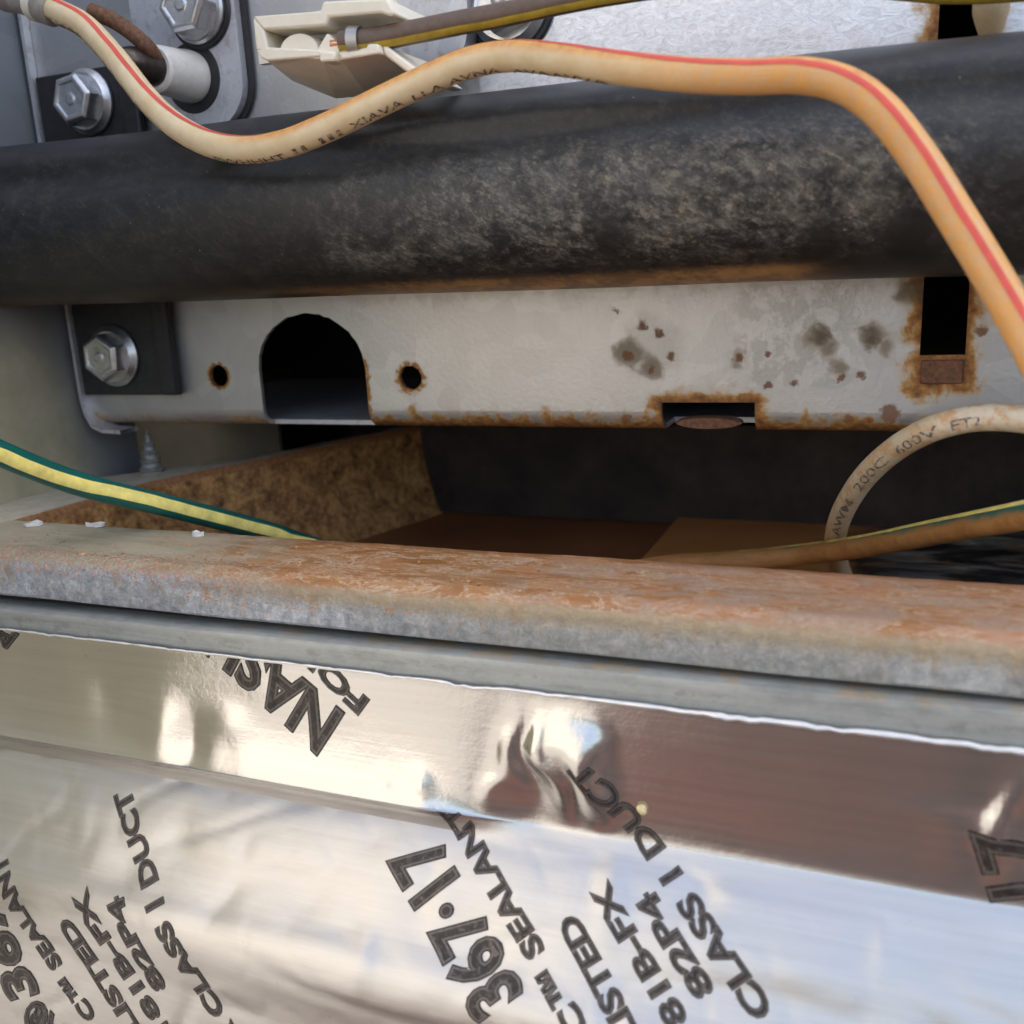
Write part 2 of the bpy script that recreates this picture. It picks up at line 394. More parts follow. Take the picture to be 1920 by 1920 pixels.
def mat_floor(name, dark):
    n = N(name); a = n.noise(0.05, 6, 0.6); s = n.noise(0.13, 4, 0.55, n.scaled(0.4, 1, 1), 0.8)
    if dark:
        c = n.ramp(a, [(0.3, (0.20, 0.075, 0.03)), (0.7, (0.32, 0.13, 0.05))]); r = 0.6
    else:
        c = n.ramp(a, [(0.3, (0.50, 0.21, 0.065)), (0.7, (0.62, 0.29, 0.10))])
        wet_glints = n.step(n.add(n.X, n.mul(n.sub(a, 0.5), 40)), 124, 137)
        blk = n.ramp(s, [(0.40, (0.012, 0.012, 0.013)), (0.50, (0.04, 0.04, 0.04)), (0.62, (0.26, 0.25, 0.225)), (0.74, (0.6, 0.57, 0.5))])  # pale streaks paint sky reflections on the dirty water
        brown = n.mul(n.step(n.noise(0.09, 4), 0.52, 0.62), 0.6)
        c = n.mix(wet_glints, c, n.mix(brown, blk, (0.36, 0.19, 0.07))); r = 0.45
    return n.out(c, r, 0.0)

def mat_band():
    n = N('rail_zinc'); ln = n.noise(1.2, 4, 0.6, n.scaled(0.03, 1, 1)); bl = n.noise(0.45, 6, 0.7, n.scaled(0.55, 1, 1))
    c = n.ramp(n.add(n.mul(ln, 0.4), n.mul(bl, 0.6)), [(0.3, (0.21, 0.225, 0.215)), (0.5, (0.34, 0.355, 0.34)), (0.7, (0.45, 0.46, 0.43))])
    dk = n.mul(n.step(bl, 0.52, 0.66), n.step(n.Z, -31.8, -33.0))
    c = n.mix(n.mul(dk, 0.55), c, (0.15, 0.155, 0.15))
    tb = n.mul(n.step(n.Z, -31.6, -31.1), n.step(n.noise(0.25, 4), 0.45, 0.6))
    c = n.mix(n.mul(tb, 0.7), c, (0.45, 0.33, 0.19))
    n.bump(ln, 0.15, 0.1)
    return n.out(c, 0.45, 0.5)

def mat_foil():
    n = N('aluminium_foil')
    br = n.noise(1.4, 5, 0.65, n.scaled(0.02, 1.0, 1.0)); sm = n.noise(0.05, 4, 0.55)
    c = n.ramp(br, [(0.3, (0.55, 0.54, 0.53)), (0.7, (0.62, 0.61, 0.60))])
    low = n.step(n.Z, -49.8, -51.6)
    dirt = n.step(n.noise(0.8, 3, 0.6), 0.72, 0.79)
    c = n.mix(n.mul(dirt, 0.5), c, (0.42, 0.27, 0.15))
    n.bump(n.add(n.mul(br, 0.3), n.mul(n.noise(0.35, 6, 0.7), 0.9)), 0.16, 0.3)
    r = n.add(n.add(0.085, n.mul(low, 0.24)), n.mul(br, 0.12))
    return n.out(c, r, 1.0)

def mat_foil_edge():
    return simple('foil_cut_edge', (0.82, 0.82, 0.82), 0.35, 0.6, 0.08)

def mat_wire_cream():
    n = N('orange_stained_insulation'); fine = n.noise(0.9, 5, 0.7); big = n.noise(0.10, 4, 0.6)
    c = n.ramp(n.noise(0.4, 4), [(0.3, (0.70, 0.53, 0.29)), (0.7, (0.78, 0.64, 0.41))])
    xr = n.step(n.X, 98, 122)
    o = n.mul(n.mx(n.mul(n.step(n.NZ, 0.05, 0.75), n.mul(n.step(n.X, 48, 62), 0.95)), n.mul(xr, n.add(0.62, n.mul(n.step(fine, 0.42, 0.6), 0.33)))), 0.95)
    c = n.mix(o, c, n.ramp(fine, [(0.3, (0.55, 0.20, 0.035)), (0.6, (0.74, 0.35, 0.08)), (0.8, (0.70, 0.42, 0.15))]))
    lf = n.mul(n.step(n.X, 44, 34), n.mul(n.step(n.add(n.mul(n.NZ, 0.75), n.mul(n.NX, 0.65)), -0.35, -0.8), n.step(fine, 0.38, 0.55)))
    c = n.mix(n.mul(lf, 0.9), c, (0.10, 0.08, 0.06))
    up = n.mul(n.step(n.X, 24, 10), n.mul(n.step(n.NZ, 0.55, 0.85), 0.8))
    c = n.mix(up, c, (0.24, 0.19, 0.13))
    n.bump(fine, 0.25, 0.1)
    return n.out(c, 0.45, 0.0, **{'Subsurface Weight': 0.12, 'Subsurface Radius': (0.002, 0.001, 0.0006), 'Subsurface Scale': 1.0})

def mat_wire_loop():
    n = N('cream_insulation'); f = n.noise(0.5, 6, 0.7)
    c = n.ramp(n.noise(0.3, 4), [(0.3, (0.62, 0.52, 0.36)), (0.7, (0.72, 0.64, 0.49))])
    o = n.mx(n.mul(n.step(f, 0.46, 0.62), 0.65), n.mul(n.step(n.Z, -22, -33), 0.5))
    c = n.mix(o, c, (0.58, 0.28, 0.085))
    return n.out(c, 0.5, 0.0)

def mat_green(name, col):
    n = N(name); f = n.noise(0.35, 6, 0.7, n.scaled(0.4, 1, 1)); big = n.noise(0.07, 3)
    c = n.ramp(n.noise(0.5, 4), [(0.3, tuple(q * 0.8 for q in col)), (0.7, tuple(q * 1.15 for q in col))])
    r = n.step(n.add(n.add(n.X, n.mul(n.NZ, 34)), n.mul(n.sub(f, 0.5), 60)), 166, 142)
    r = n.mul(r, n.step(n.X, 60, 80))
    c = n.mix(n.mul(r, 0.93), c, n.ramp(f, [(0.3, (0.32, 0.14, 0.035)), (0.7, (0.56, 0.27, 0.085))]))
    return n.out(c, n.add(0.32, n.mul(r, 0.4)), 0.0)

def worn(name, ink, under):
    n = N(name); return n.out(n.mix(n.step(n.noise(1.7, 4, 0.75), 0.47, 0.60), ink, under), 0.6, 0.0)
def worn2(name):
    n = N(name); return n.out(n.ramp(n.noise(1.1, 5, 0.75), [(0.35, (0.018, 0.014, 0.012)), (0.55, (0.045, 0.036, 0.031)), (0.72, (0.17, 0.145, 0.13))]), 0.42, 0.25)
M = dict(
    panel=mat_panel(), zinc=mat_plain_zinc('bolt_zinc', (0.62, 0.63, 0.64), 0.26, 0.92, 0.1, 0.8), plate_zinc=mat_plain_zinc('bracket_zinc', (0.58, 0.59, 0.62), 0.36, 0.5, 0.1),
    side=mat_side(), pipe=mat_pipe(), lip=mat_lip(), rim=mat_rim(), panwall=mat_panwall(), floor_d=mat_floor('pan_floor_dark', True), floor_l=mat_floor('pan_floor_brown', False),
    band=mat_band(), foil=mat_foil(), foil_edge=mat_foil_edge(), cream=mat_wire_cream(), loop=mat_wire_loop(),
    green=mat_green('green_insulation', (0.008, 0.11, 0.095)), yellow=mat_green('yellow_stripe_ink', (0.88, 0.76, 0.22)),
    red=simple('red_stripe_ink', (0.66, 0.085, 0.06), 0.45, 0, 0.12), brown=simple('brown_insulation', (0.13, 0.088, 0.062), 0.45, 0, 0.15, 1.0, 0.1),
    olive=simple('olive_stripe_ink', (0.42, 0.31, 0.035), 0.5, 0, 0.2, 0.8), white=simple('ivory_plastic', (0.86, 0.80, 0.65), 0.38, 0, 0.05, 0.3, 0.05),
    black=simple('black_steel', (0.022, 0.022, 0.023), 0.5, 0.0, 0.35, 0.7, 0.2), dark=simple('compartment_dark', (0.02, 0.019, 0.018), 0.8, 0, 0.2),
    ink=worn2('print_ink'), ink2=simple('print_ink_halo', (0.13, 0.115, 0.105), 0.45, 0.3, 0.3, 2.5), wink=worn('wire_ink', (0.09, 0.055, 0.045), (0.55, 0.40, 0.25)),
    gink=worn('grey_wire_ink', (0.17, 0.14, 0.14), (0.55, 0.47, 0.36)),
    ceramic=simple('ceramic', (0.72, 0.69, 0.64), 0.4, 0, 0.12, 0.5), copper=simple('copper', (0.65, 0.25, 0.11), 0.35, 0.7, 0.2, 2), terminal=simple('tinned_metal', (0.42, 0.42, 0.41), 0.38, 0.7, 0.1),
    rust=simple('rusted_steel', (0.16, 0.075, 0.04), 0.8, 0, 0.5, 1.4, 0.6, 2.5), sleeve=simple('grey_sleeve', (0.33, 0.30, 0.26), 0.5, 0, 0.25, 0.7), capt=simple('tan_plastic', (0.48, 0.37, 0.22), 0.5, 0, 0.1),
    rod=simple('dark_rod', (0.07, 0.055, 0.045), 0.28, 0.6, 0.4, 1.0), flake=simple('white_flake', (0.72, 0.70, 0.66), 0.6, 0, 0.15, 1.0), crumb=simple('yellow_crumb', (0.72, 0.6, 0.32), 0.6, 0, 0.2, 1.5),
)

# ------------------------------------------------------------------ ground (seen only as reflections)
def mat_ground():
    n = N('roof_paving')
    a = n.noise(0.004, 5, 0.6); g = n.noise(0.03, 5, 0.7)
    xr = n.step(n.add(n.X, n.mul(n.sub(a, 0.5), 400)), -420, -60)
    c = n.mix(xr, n.ramp(g, [(0.3, (0.20, 0.19, 0.17)), (0.7, (0.27, 0.255, 0.23))]), n.ramp(a, [(0.46, (0.007, 0.0065, 0.0065)), (0.54, (0.045, 0.018, 0.012))]))  # near-black right side stands in for shaded ground mirrored in the foil
    return n.out(c, 0.9, 0.0)
GZ = -420.0
obj('ground', [(-2e5, -2e5, GZ), (2e5, -2e5, GZ), (2e5, 2e5, GZ), (-2e5, 2e5, GZ)], [(0, 1, 2, 3)], mat_ground(), origin=(0, 0, GZ))['kind'] = 'structure'
b = MB(); b.box(-1700, -1560, -7000, 1500, GZ, 3400)  # added wall out of view, for warm foil reflections and bounce light
b.build('wall', simple('sunlit_render', (0.50, 0.47, 0.415), 0.9, 0, 0.08, 0.02))['kind'] = 'structure'

# ------------------------------------------------------------------ burner panel with its cut-outs
def flat_cut(outer, holes, Y, th):
    cu = bpy.data.curves.new('outline', 'CURVE'); cu.dimensions = '2D'; cu.fill_mode = 'BOTH'; cu.extrude = th / 2
    for poly in [outer] + holes:
        s = cu.splines.new('POLY'); s.points.add(len(poly) - 1); s.use_cyclic_u = True
        for p, (x, z) in zip(s.points, poly): p.co = (x, z, 0, 1)
    o = bpy.data.objects.new('outline', cu); COL.objects.link(o)
    dg = bpy.context.evaluated_depsgraph_get(); me = o.evaluated_get(dg).to_mesh()
    V = [(v.co.x, Y + th / 2 - v.co.z, v.co.y) for v in me.vertices]; F = [tuple(p.vertices) for p in me.polygons]
    o.evaluated_get(dg).to_mesh_clear(); bpy.data.objects.remove(o); bpy.data.curves.remove(cu)
    return V, F
def circ(x, z, r, n=28, jag=0.0):
    return [(x + (r + random.uniform(-jag, jag)) * math.cos(2 * math.pi * k / n), z + (r + random.uniform(-jag, jag)) * math.sin(2 * math.pi * k / n)) for k in range(n)]

PX1 = 420.0; ZT = 260.0; ZB = -10.2  # panel and shell run past the view to keep sun off the front
pan = thing('burner_panel', (60, 0, -13), 'pale grey zinc panel pierced by an arched hole, spotted with rust, behind the black pipe', 'metal panel')
arch = [(32.0, ZB), (32.0, -3.2)]
for k in range(1, 36):
    t = math.pi * k / 36
    j = random.uniform(-0.12, 0.12)
    arch.append((42.7 - (10.7 + j) * math.cos(t), -3.2 + (9.4 + j) * math.sin(t)))
arch += [(53.4, -3.2), (53.4, ZB)]
outer = [(-8, ZT), (-8, ZB)] + arch + [(103.7, ZB), (103.7, -8.8), (117.4, -8.8), (117.4, ZB), (PX1, ZB), (PX1, ZT)]
slot = [(139.1, -2.4), (144.7, -2.4), (144.7, 40.8), (139.4, 40.8)]
V, F = flat_cut(outer, [circ(23.2, -4.2, 1.95, 28, 0.1), circ(61.8, -4.8, 2.0, 28, 0.12), slot], 0.0, 0.8)
obj('panel_sheet', V, F, M['panel'], pan, smooth=False)
bend = []
for k in range(0, 10):
    t = math.pi / 2 * k / 9
    bend.append((3.0 - 3.0 * math.cos(t), ZB - 3.0 * math.sin(t)))
for x0, x1 in ((-8, 32.0), (53.4, 103.7), (117.4, PX1)):
    xs = np.linspace(x0, x1, max(4, int((x1 - x0) / 2)))
    V, F = sweep_x(sheet_profile(bend, -0.8), xs)
    obj('bent_edge', V, F, M['panel'], pan)
b = MB(); b.box(-8, 103.7, 3.0, 66, -13.2, -12.4); b.box(117.4, PX1, 3.0, 66, -13.2, -12.4); b.box(103.7, 117.4, 9.0, 66, -13.2, -12.4); b.build('bottom_flange', M['plate_zinc'], pan)  # flange carried far back, out of view, to shade the pan interior
b = MB(); b.box(139.3, 144.5, 0.3, 0.9, -6.4, -2.45); b.box(139.3, 144.5, -0.45, -0.05, -6.2, -3.0); b.build('bent_tab', M['rust'], pan, bevel=0.3)
b = MB(); b.lathe((110.6, 2.4, -11.3), (0, -1, 0), [(0, 4.6), (0.2, 4.9), (2.2, 4.9), (2.6, 4.4)], 32)
for i, (x, y, z) in enumerate(b.v): b.v[i] = (x, y, -11.9 + (z + 11.3) * 0.18)
b.build('notch_tongue', M['rust'], pan)
# upturned left edge of the sheet with its rounded lower corner
le = MB()
path = [(-9.0, ZT), (-8.8, 30), (-8.8, -8), (-8.3, -11), (-7.0, -13.6), (-4.5, -14.6), (0, -14.8)]
for (xa, za), (xb, zb) in zip(path[:-1], path[1:]):
    t = _n((xb - xa, zb - za)); nx, nz_ = t[1] * 0.7, -t[0] * 0.7
    le.add([(xa, -1.6, za), (xb, -1.6, zb), (xb - nx, -1.6, zb - nz_), (xa - nx, -1.6, za - nz_), (xa, 3, za), (xb, 3, zb), (xb - nx, 3, zb - nz_), (xa - nx, 3, za - nz_)],
           [(0, 1, 2, 3), (4, 7, 6, 5), (0, 4, 5, 1), (3, 2, 6, 7)])
le.build('left_edge', M['plate_zinc'], pan)
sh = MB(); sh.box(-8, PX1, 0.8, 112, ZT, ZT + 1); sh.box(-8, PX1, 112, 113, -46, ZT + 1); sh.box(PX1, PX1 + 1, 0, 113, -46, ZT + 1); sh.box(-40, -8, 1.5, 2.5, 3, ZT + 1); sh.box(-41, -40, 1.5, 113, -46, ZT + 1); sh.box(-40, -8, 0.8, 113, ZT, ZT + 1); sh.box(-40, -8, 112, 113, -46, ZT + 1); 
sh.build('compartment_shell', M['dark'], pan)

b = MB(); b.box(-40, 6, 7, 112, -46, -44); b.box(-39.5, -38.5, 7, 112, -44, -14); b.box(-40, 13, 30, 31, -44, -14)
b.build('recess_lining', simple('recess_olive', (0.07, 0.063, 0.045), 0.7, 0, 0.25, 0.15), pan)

# ------------------------------------------------------------------ left side sheet
b = MB(); b.box(-11, -9.9, -130, 13, -95, 260)
tag(b.build('side_panel', M['side']), 'dull olive grey side sheet along the left edge behind the green and yellow wire', 'metal panel')

# ------------------------------------------------------------------ drain pan
pn = thing('drain_pan', (80, 0, -46), 'rusty sheet metal pan with a stained front lip, below the arched panel', 'pan')
lipp = [(-31.0, -25.4), (-31.0, -24.2), (-31.6, -23.7)]
lipp += [(-33.5 - 0.1, -23.62), (-38, -23.7), (-44.4, -23.8)]
for k in range(1, 9):
    t = math.pi / 2 * k / 8
    lipp.append((-44.6 - 2.4 * math.sin(t), -23.8 - 2.4 + 2.4 * math.cos(t)))
lipp += [(-47.0, -29.8), (-46.7, -30.2), (-45.4, -30.3)]
def lipwob(x, y, z):
    return (0.18 * mnoise.noise((x * 0.05, z * 0.2, 1.3)), 0.16 * mnoise.noise((x * 0.06, y * 0.15, 7.1)) + (0.07 * mnoise.noise((x * 0.9, y * 0.5, 3.0)) if z > -25 else 0))
V, F = sweep_x(sheet_profile(lipp, -0.9), np.linspace(-9.7, 260, 300), lipwob)
obj('front_lip', V, F, M['lip'], pn)
edge = [(3.0, -45), (4.2, -34), (6.1, -2.4), (10.5, 11), (15.3, 22), (22, 42), (28, 59), (38, 100)]
def resamp(pts, n):
    p = np.array(pts, float); d = np.r_[0, np.cumsum(np.linalg.norm(np.diff(p, axis=0), axis=1))]
    t = np.linspace(0, d[-1], n); return np.stack([np.interp(t, d, p[:, k]) for k in range(p.shape[1])], 1)
ed = resamp(edge, 60)
V = []; F = []
for i, (x, y) in enumerate(ed):
    w = 0.15 * mnoise.noise((y * 0.15, 2.0, 0))
    xo = -9.8 if y < 0 else max(-9.8, min(x - 5.5, -9.8 + (y - 0) * 0.9)); prof = [(xo, -24.6), (xo, -23.9), (x - 1.6, -23.6 + w), (x - 0.5, -23.7 + w), (x, -24.3 + w), (x + 0.1, -25.2)]
    V += [(a, y, c) for a, c in prof]
n_ = 6
for i in range(len(ed) - 1):
    for j in range(n_ - 1): F.append((i * n_ + j, i * n_ + j + 1, (i + 1) * n_ + j + 1, (i + 1) * n_ + j))
obj('side_rim', V, F, M['rim'], pn)
V = []; F = []
zs = np.linspace(-25.0, -45.5, 8)
for i, (x, y) in enumerate(ed):
    for z in zs: V.append((x + 0.1 + ((-25 - z) / 20) ** 2 * 4 + 0.25 * mnoise.noise((y * 0.12, z * 0.12, 0)), y, z))
for i in range(len(ed) - 1):
    for j in range(7): F.append((i * 8 + j, i * 8 + j + 1, (i + 1) * 8 + j + 1, (i + 1) * 8 + j))
obj('side_wall', V, F, M['panwall'], pn)
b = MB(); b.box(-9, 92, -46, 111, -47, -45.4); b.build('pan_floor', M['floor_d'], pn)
b = MB(); b.box(91.6, 260, -45.5, 111, -46.8, -43.6); b.build('floor_plate', M['floor_l'], pn, bevel=0.4)  # raised step, lighter brown than the floor to its left
b = MB(); b.box(10, 260, 64, 65.5, -45, -23); b.build('rear_wall', simple('pan_rear', (0.042, 0.031, 0.024), 0.65, 0.1, 0.6, 0.09), pn)  # near-black brown puts the pan's deep shadow into the colour

random.seed(5)
cr = MB()
for k in range(170):
    x = 10 + 95 * random.random() ** 1.3; y = random.gauss(-44.2, 1.2) if k % 3 else random.uniform(-43, -33); r = random.uniform(0.12, 0.34)
    z = -23.75 if y > -44.6 else -23.8 - 2.4 + math.sqrt(max(0.3, 5.76 - (y + 44.6) ** 2))
    if y < -46.4: continue
    V = [(x + random.uniform(-r, r) * 1.5, y + random.uniform(-r, r), z + random.uniform(-.1, r)) for _ in range(5)]
    cr.add(V, [(0, 1, 2), (0, 3, 1), (1, 3, 4), (1, 4, 2), (2, 4, 3), (2, 3, 0)])
tag(cr.build('rust_crumbs', simple('rust_crumb', (0.5, 0.27, 0.15), 0.9, 0, 0.5, 1.3), pn, smooth=False), kind='stuff')

# ------------------------------------------------------------------ rail under the lip
rp = [(-44.5, -31.2), (-47.4, -31.2), (-48.1, -31.5), (-48.3, -32.2), (-48.3, -60), (-48.3, -95)]
def railwob(x, y, z): return (0, -0.55 + 0.0062 * max(0, x) + (0.1 * mnoise.noise((x * 0.07, 4, 2)) + 0.04 * mnoise.noise((x * 0.8, 4, 9))) if z > -33 else 0)
V, F = sweep_x(sheet_profile(rp, -0.9), np.linspace(-9.8, 260, 260), railwob)
tag(obj('base_rail', V, F, M['band']), 'plain grey zinc rail running under the dark gap below the pan lip', 'rail')
b = MB(); b.box(-9.8, 260, -44.4, -43.4, -60, -24.8)  # near-black sheet behind the gap, its shade put into colour
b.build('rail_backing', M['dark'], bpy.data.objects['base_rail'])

# ------------------------------------------------------------------ black pipe
pp = []
for k in range(72):
    t = 2 * math.pi * k / 72
    y = -14 - 13.5 * math.cos(t); z = 21.9 + 12.9 * math.sin(t)
    if math.cos(t) > -0.2:
        # slight roll-formed hollow high on the face
        a = math.degrees(math.asin(max(-1, min(1, math.sin(t)))))
        y += 1.5 * math.exp(-((a - 26) / 10) ** 2) - 0.7 * math.exp(-((a - 48) / 12) ** 2)
    pp.append((y, z))
def pipewob(x, y, z): return (0.5 * mnoise.noise((x * 0.03, z * 0.08, 5)) + 0.16 * mnoise.noise((x * 0.3, z * 0.3, 2)), 0.25 * mnoise.noise((x * 0.02, 1, 8)) + 0.8 - 0.012 * x)
V, F = sweep_x(pp, np.linspace(-9.5, 260, 270), pipewob)
gp = thing('gas_pipe', (60, -14, 9), 'thick black pipe with a dusty worn patch, running right across the picture', 'pipe')
obj('pipe_body', V, F, M['pipe'], gp)
b = MB(); b.box(-7.6, 15.0, -1.2, -0.45, -7.4, 48.8); b.build('mounting_plate', M['black'], gp, bevel=0.2)
b = MB(); b.box(12.0, 15.4, -2.6, -1.25, -7.3, 48.0); b.build('plate_edge', M['black'], gp, bevel=0.4)

# ------------------------------------------------------------------ hex bolts
def bolt(px, py, Y, rw, af, h, rot, label, dark_ring=False, group='hex bolts in the panel'):
    c = at(px, py, Y=Y); x, z = c[0], c[2]
    t = thing('hex_bolt', (x, Y, z), label, 'bolt', group)
    w = MB(); w.lathe((x, Y, z), (0, -1, 0), [(0, rw * 0.96), (0.25, rw), (0.7, rw), (1.0, rw * 0.93), (1.6, af * 0.62)], 48)
    w.build('washer', M['zinc'], t)
    if dark_ring:
        w = MB(); w.lathe((x, Y + 0.4, z), (0, -1, 0), [(-0.2, rw * 1.13), (0.2, rw * 1.15), (0.5, rw * 1.1)], 48); w.build('seal_ring', M['black'], t)
    R = af / math.sqrt(3)
    V = []; F = []
    lv = [(1.0, R), (h - 0.5, R), (h, R * 0.86), (h + 0.02, R * 0.74), (h - 0.25, R * 0.66), (h - 0.3, R * 0.28), (h - 0.05, R * 0.2)]
    for (d, r) in lv:
        for k in range(6):
            a = math.radians(60 * k + rot)
            V.append((x + r * math.cos(a), Y - d, z + r * math.sin(a)))
    for i in range(len(lv) - 1):
        for k in range(6): F.append((i * 6 + k, i * 6 + (k + 1) % 6, (i + 1) * 6 + (k + 1) % 6, (i + 1) * 6 + k))
    F.append(tuple(range((len(lv) - 1) * 6, len(lv) * 6)))
    obj('head', V, F, M['zinc'], t, bevel=0.12)
    return t
bolt(168, 192, -1.25, 5.4, 7.4, 4.6, 8, 'silver hex bolt on the black plate just above the black pipe')
bolt(217, 667, -1.25, 5.6, 7.4, 4.4, 26, 'silver hex bolt on the black plate below the pipe, left of the arched hole')
bolt(372, 18, -2.6, 5.2, 7.6, 4.6, 2, 'dull grey hex bolt cut by the top edge, above the ceramic rod holder', True)
bolt(955, 8, -0.5, 6.0, 8.0, 4.4, 18, 'grey hex bolt half hidden behind the brown and yellow wire', True)

# ------------------------------------------------------------------ flame sensor
fs = thing('flame_sensor', (26, 0, 44), 'white ceramic flame sensor on a rounded zinc bracket behind the red striped wire', 'sensor')
def rrect(x0, x1, z0, z1, r, n=8):
    out = []
    for cx, cz, a0 in ((x1 - r, z1 - r, 0), (x0 + r, z1 - r, 90), (x0 + r, z0 + r, 180), (x1 - r, z0 + r, 270)):
        for k in range(n + 1):
            a = math.radians(a0 + 90 * k / n); out.append((cx + r * math.cos(a), cz + r * math.sin(a)))
    return out
V, F = flat_cut(rrect(16.2, 36.8, 36.5, 72, 7), [], -2.2, 1.7)
obj('bracket', V, F, M['plate_zinc'], fs, smooth=False, bevel=0.5)
b = MB(); b.prism(rrect(15.8, 37.9, 35.6, 73, 8), -0.75, -0.42); b.build('gasket', M['black'], fs)  # black sheet stands in for the shaded gap behind the bracket
b = MB(); b.lathe((27.2, -2.0, 44.6), (0, -1, 0), [(0, 5.5), (0.15, 5.5), (0.3, 5.3), (0.24, 5.0), (0.22, 3.0)], 40); b.build('collar', M['black'], fs)  # black disc stands in for the shaded hole around the ceramic
b = MB(); b.lathe((26.8, -2.1, 44.8), (0, -1, 0), [(0, 4.0), (1.2, 4.05), (3.5, 3.75), (7.4, 3.6), (8.4, 3.5), (8.8, 3.1), (8.8, 2.2)], 40); b.build('ceramic_insulator', M['ceramic'], fs)
b = MB(); b.lathe((26.8, -10.6, 44.8), (-0.12, -1, 0.05), [(0, 2.6), (2.5, 2.65), (5.0, 2.3), (6.6, 1.7), (7.2, 0.8)], 32); b.build('terminal_cap', M['rod'], fs)

# ------------------------------------------------------------------ sweeps for wires
def catmull(P, n):
    P = np.array(P, float); P = np.vstack([2 * P[0] - P[1], P, 2 * P[-1] - P[-2]])
    out = []
    for i in range(1, len(P) - 2):
        p0, p1, p2, p3 = P[i - 1:i + 3]
        for k in range(12):
            t = k / 12
            out.append(0.5 * (2 * p1 + (p2 - p0) * t + (2 * p0 - 5 * p1 + 4 * p2 - p3) * t * t + (3 * p1 - 3 * p2 + p3 - p0) * t ** 3))
    out.append(P[-2]); return resamp(out, n)
class Wire:
    def __init__(s, pts, r, n=240):
        s.c = catmull(pts, n); s.r = r; s.n = n
        d = np.linalg.norm(np.diff(s.c, axis=0), axis=1); s.s = np.r_[0, np.cumsum(d)]; s.L = s.s[-1]
        T = np.gradient(s.c, axis=0); T /= np.linalg.norm(T, axis=1)[:, None]; s.T = T
        Fv = np.array([0, -1.0, 0]) - T * (T @ np.array([0, -1.0, 0]))[:, None]; s.F = Fv / np.linalg.norm(Fv, axis=1)[:, None]
        s.B = np.cross(s.F, s.T)
    def point(s, ss, th, rr):
        c = np.array([np.interp(ss, s.s, s.c[:, k]) for k in range(3)]); f = np.array([np.interp(ss, s.s, s.F[:, k]) for k in range(3)]); b = np.array([np.interp(ss, s.s, s.B[:, k]) for k in range(3)])
        return c + (f * math.cos(th) + b * math.sin(th)) * rr
    def s_at(s, px, py):
        r = _n(ray(px, py)); w = s.c - CAMP; d = np.linalg.norm(w - (w @ r)[:, None] * r, axis=1)
        return s.s[int(np.argmin(d))]
    def tube(s, name, mat, parent, n=28):
        V = []; F = []
        for i in range(s.n):
            for k in range(n):
                a = 2 * math.pi * k / n; V.append(s.c[i] + (s.F[i] * math.cos(a) + s.B[i] * math.sin(a)) * s.r * (1 + 0.012 * mnoise.noise(tuple(s.c[i] * 0.35 + k))))
        for i in range(s.n - 1):
            for k in range(n): F.append((i * n + k, i * n + (k + 1) % n, (i + 1) * n + (k + 1) % n, (i + 1) * n + k))
        F.append(tuple(range(n))); F.append(tuple(range((s.n - 1) * n, s.n * n))[::-1])
        return obj(name, V, F, mat, parent)
    def stripe(s, name, mat, parent, keys, half, lift=0.03, m=6):
        """keys: (s, angle in degrees) ; half: half width in degrees"""
        ks = sorted(keys); V = []; F = []
        for i in range(s.n):
            t0 = np.interp(s.s[i], [k[0] for k in ks], [k[1] for k in ks]) + 2.0 * mnoise.noise((s.s[i] * 0.3, 0, 4))
            for k in range(m + 1):
                hw = half if not isinstance(half, list) else np.interp(s.s[i], [q[0] for q in half], [q[1] for q in half]); a = math.radians(t0 + hw * (2 * k / m - 1))
                V.append(s.c[i] + (s.F[i] * math.cos(a) + s.B[i] * math.sin(a)) * (s.r * 1.006 + lift))
        for i in range(s.n - 1):
            for k in range(m): F.append((i * (m + 1) + k, i * (m + 1) + k + 1, (i + 1) * (m + 1) + k + 1, (i + 1) * (m + 1) + k))
        return obj(name, V, F, mat, parent)

def glyphs(text, offset=0.0):
    cu = bpy.data.curves.new('glyphs', 'FONT'); cu.body = text; cu.size = 1.0; cu.offset = offset; cu.resolution_u = 3
    o = bpy.data.objects.new('glyphs', cu); COL.objects.link(o)
    dg = bpy.context.evaluated_depsgraph_get(); ev = o.evaluated_get(dg); me = ev.to_mesh()
    bm = bmesh.new(); bm.from_mesh(me); ev.to_mesh_clear()
    bpy.data.objects.remove(o); bpy.data.curves.remove(cu)
    bmesh.ops.triangulate(bm, faces=bm.faces)
    return bm
def cut(bm, axis, vals):
    for v in vals:
        co = [0, 0, 0]; no = [0, 0, 0]; co[axis] = v; no[axis] = 1
        bmesh.ops.bisect_plane(bm, geom=bm.verts[:] + bm.edges[:] + bm.faces[:], plane_co=co, plane_no=no)
CAP = 0.72
def wire_text(w, text, s0, s1, theta, h, mat, parent, lift=0.05, bold=0.012):
    bm = glyphs(text, bold); xs = [v.co.x for v in bm.verts]; x0, x1 = min(xs), max(xs)
    cut(bm, 1, np.arange(-0.2, 0.9, 0.12)); cut(bm, 0, np.arange(x0, x1, 0.25))
    k = (s1 - s0) / (x1 - x0); V = []
    for v in bm.verts:
        th = math.radians(theta) + (v.co.y / CAP - 0.5) * h / w.r
        V.append(w.point(s0 + (v.co.x - x0) * k, th, w.r * 1.006 + lift))
    F = [[v.index for v in f.verts] for f in bm.faces]; bm.free()
    return obj('lettering', V, F, mat, parent, smooth=True)

